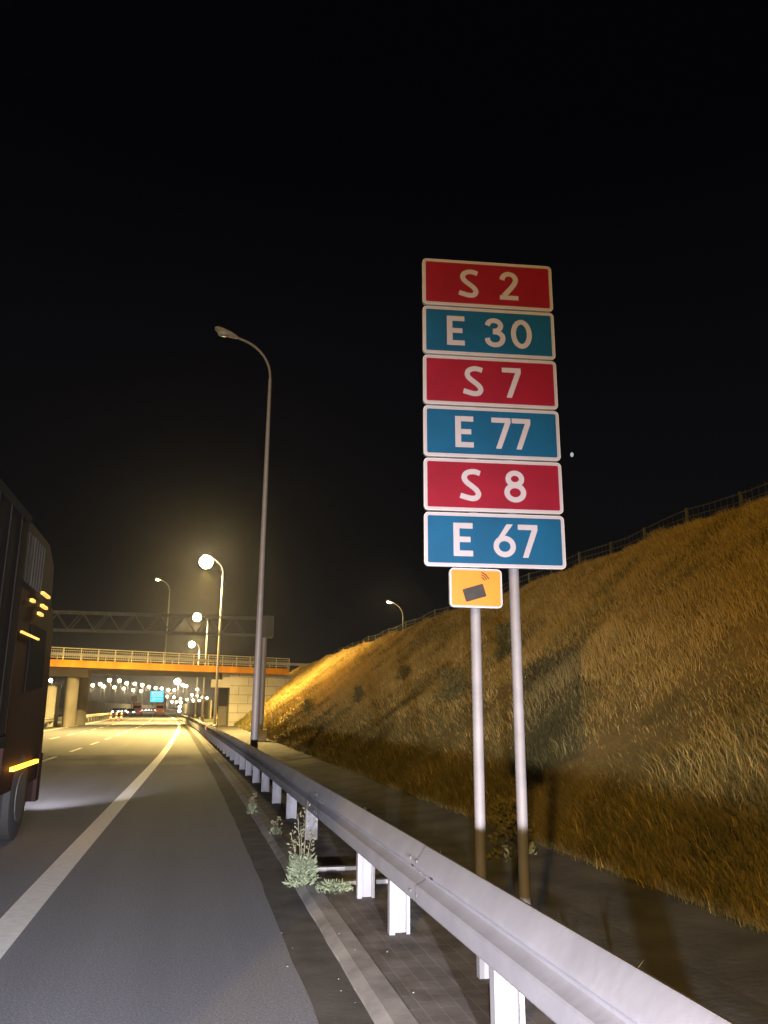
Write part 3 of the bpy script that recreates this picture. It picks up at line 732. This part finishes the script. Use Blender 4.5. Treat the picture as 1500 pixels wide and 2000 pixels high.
# ------------------------------------------------------------------ vehicles far away
def wheel(parent, x, y, r=.32, wd=.2):
    b = MB(); b.tube([(x - wd / 2, y, r), (x - wd / 2 + .02, y, r), (x + wd / 2 - .02, y, r), (x + wd / 2, y, r)], [r * .9, r, r, r * .9], 18); o = auto(b.build('wheel', M['rubber'], parent))
    b = MB(); b.tube([(x - wd / 2 - .01, y, r), (x + wd / 2 + .01, y, r)], r * .58, 12); b.build('rim', M['rim'], o)
def car(loc, rz, body, label, rear_lit=True, van=False, glow=3000, group=None):
    t = empty('car' if not van else 'van', loc, label, 'car' if not van else 'van', group, rz=rz)
    L, W, H = (4.4, 1.8, 1.45) if not van else (5.6, 2.1, 2.6)
    if van: prof = [(0, .35), (0, H - .15), (.15, H), (4.0, H), (4.6, H - .3), (5.0, 1.5), (5.6, 1.15), (5.6, .35)]
    else: prof = [(0, .35), (0, .95), (.35, 1.02), (.9, H), (2.4, H), (3.1, 1.0), (4.2, .85), (4.4, .7), (4.4, .35)]
    b = MB(); b.prism(prof, lambda y, z, s: ((s - .5) * W * (1 if z < 1.1 else .92), y - L / 2, z)); auto(b.build('body', body, t), 30)
    b = MB()
    if van: b.box(-W * .36, W * .36, -L / 2 - .01, -L / 2, 1.5, 2.1); b.prism([(4.65, 2.2), (5.0, 1.55), (5.02, 1.55), (4.68, 2.22)], lambda y, z, s: ((s - .5) * W * .8, y - L / 2 + .02, z))
    else: b.prism([(.42, 1.06), (.88, 1.38), (.86, 1.40), (.38, 1.06)], lambda y, z, s: ((s - .5) * W * .8, y - L / 2 - .01, z)); b.prism([(2.5, 1.38), (3.05, 1.04), (3.08, 1.05), (2.53, 1.41)], lambda y, z, s: ((s - .5) * W * .8, y - L / 2 + .01, z))
    b.build('window', M['glass'], t)
    for sx_ in (-1, 1):
        for yy in (-L * .32, L * .32): wheel(t, sx_ * (W / 2 - .08), yy)
        b = MB(); b.box(sx_ * W * .36 - .13, sx_ * W * .36 + .13, -L / 2 - .03, -L / 2, .75, .95); b.build('tail_lamp', M['tail'], t)
        b = MB(); b.ball((sx_ * W * .36, L / 2 + .01, .68), .16, .04, .11, 10, 6); b.build('headlamp', M['head'], t)
    return t
yv = 200; car((ex(yv) - 3.3 / 2 - .2, yv, 0), R(2.5), M['car_orange'], 'orange van driving away in the near lane beyond the bridge', van=True)
pp = at(268, 1390, 190); car((pp.x, 190, 0), R(2), M['car_red'], 'red van driving away beside the median beyond the bridge', van=True)
pp = at(257, 1390, 188); car((pp.x, 186, 0), R(182), M['car_grey'], 'oncoming car with pinkish headlamps beside the red van')
for i, (uu, yy, lb) in enumerate(((226, 205, 'left oncoming car with dazzling white headlamps near the noise wall'), (233, 230, 'middle oncoming car with dazzling white headlamps'), (241, 260, 'right oncoming car with dazzling white headlamps'))):
    pp = at(uu, 1388, yy); car((pp.x, yy, 0), R(184), M['car_grey'], lb, group='oncoming cars with headlamps on')
for i in range(5):
    uu = 281 + 6.4 * i; yy = 330 + 14 * i; pp = at(uu, 1380, yy)
    car((pp.x, yy, 0), R(184), M['car_grey'], 'oncoming car in the bright queue below the blue sign, %s from the left' % ords[i], group='oncoming queue below the blue sign')
# three striped marker posts by the median, and a post with two lights right of the lanes
for i, (uu, lb) in enumerate(((216, 'left'), (225, 'middle'), (233, 'right'))):
    pp = at(uu, 1404, 104); t = empty('marker_post', (pp.x, 104 + i * 1.5, 0), '%s of three small red and white striped posts by the median' % lb, 'marker post', 'striped marker posts by the median')
    b = MB()
    for k in range(4): b.box(-.11, .11, -.02, .02, .05 + k * .24, .05 + (k + 1) * .24, k % 2)
    b.build('board', [M['stripe_red'], M['stripe_white']], t)
    b = MB(); b.box(-.2, .2, -.15, .15, -.02, .05); b.build('foot', M['rubber'], t)
pp = at(350.5, 1386, 185); t = empty('light_post', (pp.x, 185, 0), 'post with two small pinkish lights right of the far lanes', 'warning light')
b = MB(); b.tube([(0, 0, -.1), (0, 0, 2.0)], .06, 8); b.build('pole', M['pole'], t)
for zz in (.95, 1.85):
    b = MB(); b.ball((0, -.12, zz), .30, .1, .30, 12, 8); b.build('lamp_glass', M['head'], t, smooth=True)

# ------------------------------------------------------------------ truck on the left
TX0, TX1, TF = -4.45, -1.95, 12.2
truck = empty('truck', ((TX0 + TX1) / 2, 6, 0), 'dark truck passing close on the left with an amber side lamp', 'truck')
cx0, cx1 = TX0 - truck.location.x, TX1 - truck.location.x
def ty(y): return y - 6
b = MB()
b.prism(rrect(cx0, cx1, 1.15, 3.80, .06, 3), lambda x, z, t: (x, t, z), a=ty(0.2), b=ty(9.7))
for i in range(17): b.box(cx1, cx1 + .012, ty(.5 + i * .55), ty(.5 + i * .55) + .05, 1.25, 3.66)
b.box(cx1, cx1 + .03, ty(.2), ty(9.7), 3.66, 3.74); b.box(cx1, cx1 + .03, ty(.2), ty(9.7), 1.15, 1.27)
b.build('cargo_box', M['truck_dark'], truck)
b = MB()
prof = [(9.95, .62), (9.95, 2.95), (12.15, 2.95), (12.35, 2.7), (12.45, 1.6), (12.48, .95), (12.4, .62)]
b.prism(prof, lambda y, z, s: (cx0 + .04 + (cx1 - cx0 - .08) * s, ty(y), z)); auto(b.build('cab', M['truck_cab'], truck), 25)
b = MB()
b.prism([(9.9, 2.97), (9.9, 3.80), (11.6, 3.78), (12.1, 3.55), (12.25, 2.97)], lambda y, z, s: (cx0 + .08 + (cx1 - cx0 - .16) * s, ty(y), z))
for i in range(8): b.box(cx1 - .08, cx1 - .055, ty(10.0 + i * .17), ty(10.05 + i * .17), 3.05, 3.66)
b.build('roof_fairing', M['truck_fairing'], truck)
b = MB(); b.prism([(10.75, 1.75), (10.75, 2.6), (11.8, 2.6), (11.95, 1.85)], lambda y, z, s: (cx1 - .045 + .012 * s, ty(y), z)); b.prism([(12.445, 1.75), (12.37, 2.62), (12.39, 2.64), (12.465, 1.76)], lambda y, z, s: (cx0 + .15 + (cx1 - cx0 - .3) * s, ty(y), z)); b.build('window', M['glass'], truck)
b = MB(); b.box(cx0 + .02, cx1 - .02, ty(3.2), ty(8.3), .42, 1.06); b.box(cx0 + .2, cx1 - .2, ty(.4), ty(12.0), .75, 1.10); b.build('side_skirt', M['truck_dark'], truck)
b = MB(); b.box(cx0 + .03, cx1 - .03, ty(12.3), ty(12.55), .32, .95); b.build('bumper', M['truck_cab'], truck)
for yy in (1.6, 2.75, 9.1, 11.1):
    for xx in (cx1 - .17, cx0 + .17): wheel(truck, xx, ty(yy), .50, .30)
b = MB(); b.box(cx1 - .01, cx1 + .035, ty(10.25), ty(11.85), .86, .905); b.build('side_lamp', M['amber'], truck, label='glowing amber side lamp')
for (yy, zz, ln_) in ((11.05, 3.02, .5), (11.1, 2.86, .35), (10.4, 2.84, .16), (10.95, 2.74, .25)):
    b = MB(); b.box(cx1 - .03, cx1 + .01, ty(yy), ty(yy + ln_), zz, zz + .035); b.build('marker_lamp', M['amber_soft'], truck)
b = MB()
for i in range(9): b.box(cx1 - .035, cx1 - .01, ty(10.1 + i * .13), ty(10.17 + i * .13), 2.43, 2.455)
b.build('lamp_strip', M['amber_soft'], truck)
for xx in (cx0 + .35, cx1 - .35):
    b = MB(); b.ball((xx, ty(12.56), .72), .16, .03, .10, 10, 6); b.build('headlamp', M['lens_off'], truck)
    lamp_light('truck_low_beam', 'SPOT', 1700, (1.0, .92, .95), .06, truck, (xx, ty(12.7), .74), (0.04, 1, 0.04), 62, .8)

# ------------------------------------------------------------------ plants
def leafy(b, c, n, rad, hgt, size, mi=0, slim=.22):
    for _ in range(n):
        a = random.uniform(0, 2 * math.pi); r_ = rad * math.sqrt(random.random()); z = hgt * random.random()
        r_ *= (1 - .5 * z / hgt); p = Vector((c[0] + r_ * math.cos(a), c[1] + r_ * math.sin(a), c[2] + z))
        d = Vector((math.cos(a) * .6 + random.gauss(0, .5), math.sin(a) * .6 + random.gauss(0, .5), random.uniform(.1, 1.2))).normalized()
        s = d.cross(Vector((random.gauss(0, 1), random.gauss(0, 1), .4))).normalized(); L = size * random.uniform(.6, 1.5); wd = L * slim
        b.face([p, p + d * L * .5 + s * wd, p + d * L, p + d * L * .5 - s * wd], mi)
def weed(loc, label, n, rad, hgt, size, mats, stalks=(), cat='weed', group=None):
    t = empty('weed', loc, label, cat, group)
    b = MB(); leafy(b, (0, 0, 0), n, rad, hgt, size, slim=.13)
    for q in range(n // 8):
        a = random.uniform(0, 6.28); b.tube([(0, 0, 0), (math.cos(a) * rad * .5, math.sin(a) * rad * .5, hgt * .6), (math.cos(a) * rad * .9, math.sin(a) * rad * .9, hgt * random.uniform(.7, 1.1))], [.003, .002, .001], 4)
    b.build('foliage', mats[0], t)
    if stalks:
        b = MB()
        for (dx, dy, h) in stalks:
            b.tube([(dx * .2, dy * .2, 0), (dx * .5, dy * .5, h * .5), (dx, dy, h)], [.006, .004, .002], 5)
            leafy(b, (dx * .8, dy * .8, h * .55), 40, .035, h * .45, .028)
        b.build('stalk', mats[1], t)
    return t
weed((1.10, 7.72, .02), 'tall pale green weed growing out of the kerb beside the rail post', 1100, .145, .24, .045, (M['weed'], M['weed_dry']), [(-.06, 0, .62), (.03, .02, .72), (.10, 0, .58), (-.02, .05, .50), (-.12, 0, .46), (.07, -.03, .44)])
weed((1.33, 7.38, .03), 'low green weed spreading at the foot of the double rail posts', 700, .17, .07, .032, (M['weed'], M['weed']))
for yy, xo, nn, hh, lb in ((10.6, -.30, 120, .10, 'low weed on the paving by the third rail post'), (12.8, -.42, 150, .14, 'dusty weed in the kerb further along')):
    weed((gx(yy) + xo, yy, .03), lb, nn, .08, hh, .03, (M['weed_dry'] if nn % 3 else M['weed'], M['weed_dry']), [(.03, .01, hh * 2.2), (-.04, .02, hh * 1.7)])
def shrub(u_, v_, Y, hgt, rad, label, n=500, m='shrub'):
    p = at(u_, v_, Y); t = empty('shrub', (p.x, p.y, bank_z(p.x, p.y) if p.x > 4.2 else -.05), label, 'shrub', 'small dark shrubs along the bank')
    b = MB(); leafy(b, (0, 0, .03), n, rad, hgt, hgt * .25, slim=.05); b.build('foliage', M[m], t)
    b = MB()
    for q in range(7):
        a = q * .9; b.tube([(0, 0, -.05), (math.cos(a) * rad * .4, math.sin(a) * rad * .4, hgt * .5), (math.cos(a) * rad * .7, math.sin(a) * rad * .7, hgt * .95)], [.012, .007, .003], 4)
    b.build('stem', M[m], t)
def on_bank(u_, v_):
    d = fw + rt * ((u_ - 750) / FPX) - up * ((v_ - 1000) / FPX)
    t = (CAM.z + .79 * 4.2) / (.79 * d.x - d.z); return (CAM + d * t).y
for (uu, vv, h, r_, lb) in ((988, 1290, .9, .16, 'thin dark weed on the bank just left of the right sign pole'), (885, 1375, .75, .45, 'dark shrub on the bank left of the sign poles'),
        (700, 1375, .6, .16, 'small dark tuft on the middle of the bank'), (600, 1392, .6, .16, 'small dark tuft low on the bank near the street lamp'), (790, 1330, .5, .3, 'greenish tuft halfway up the bank'),
        ):
    shrub(uu, vv, on_bank(uu, vv), h, r_, lb, 420)
for (yy, xo, h, r_, lb) in ((13.6, .75, .34, .22, 'dark bushy weed behind the rail left of the orange sign pole'), (11.0, .85, .30, .2, 'second dark weed behind the rail'), (17.5, .7, .30, .22, 'dark weed behind the rail near the tall street lamp'), (9.0, 2.2, .62, .28, 'dark upright shrub at the foot of the bank left of the sign poles')):
    t = empty('shrub', (gx(yy) + xo, yy, -.06), lb, 'shrub', 'small dark shrubs along the bank'); b = MB(); leafy(b, (0, 0, 0), 380, r_, h, .07); b.build('foliage', M['shrub'], t)

# drain chute crossing under the rail, and grit
chute = empty('drain_chute', (1.2, 7.9, KH), 'pale concrete drain slab crossing under the rail behind the weed', 'drain')
b = MB(); b.box(.04, .78, -.28, .22, -.03, .012); b.build('slab', M['kerb'], chute)
b = MB(); b.box(0.0, .80, .22, .30, -.03, .045); b.box(.02, .80, -.36, -.28, -.03, .03); b.build('edging', M['kerb'], chute)
b = MB()
for _ in range(34):
    y_ = 3.6 + 9 * random.random() ** 1.5; x_ = 1.02 + random.gauss(0, .22) if random.random() < .85 else random.uniform(-.6, 1.0); s = random.uniform(.002, .005)
    zz = KH if x_ > 1.12 else .004
    b.ball((x_, y_, zz + s * .4), s * 1.4, s, s * .7, 6, 4)
tag(b.build('grit', M['kerb']), 'scattered pale grit on kerb and shoulder', 'grit', None, 'stuff')

# tiny pale light in the sky
d = (at(1117, 888, 1) - CAM); p = CAM + d * 1500
b = MB(); b.ball((0, 0, 0), 3.6, 3.6, 5.2, 12, 8); o = b.build('star', M['star'], smooth=True); o.location = p; tag(o, 'tiny pale light in the dark sky right of the route plates', 'star')

# ------------------------------------------------------------------ haze, added to stand in for glare round the lamps
b = MB(); b.box(-300, 300, -60, 1000, -1.2, 22); hz = b.build('haze', []) if False else None
me = bpy.data.meshes.new('haze'); me.from_pydata(b.v, [], b.f); hz = bpy.data.objects.new('haze', me); COL.objects.link(hz)
hm = bpy.data.materials.new('haze'); hm.use_nodes = True; hn = hm.node_tree; hn.nodes.clear()
ho = hn.nodes.new('ShaderNodeOutputMaterial'); pv = hn.nodes.new('ShaderNodeVolumePrincipled')
pv.inputs['Color'].default_value = (.93, .91, .97, 1); pv.inputs['Density'].default_value = 0.00025; pv.inputs['Anisotropy'].default_value = 0.92
hn.links.new(pv.outputs[0], ho.inputs['Volume']); me.materials.append(hm)
tag(hz, 'thin night haze added for the glow round the lamps', 'haze', None, 'stuff')
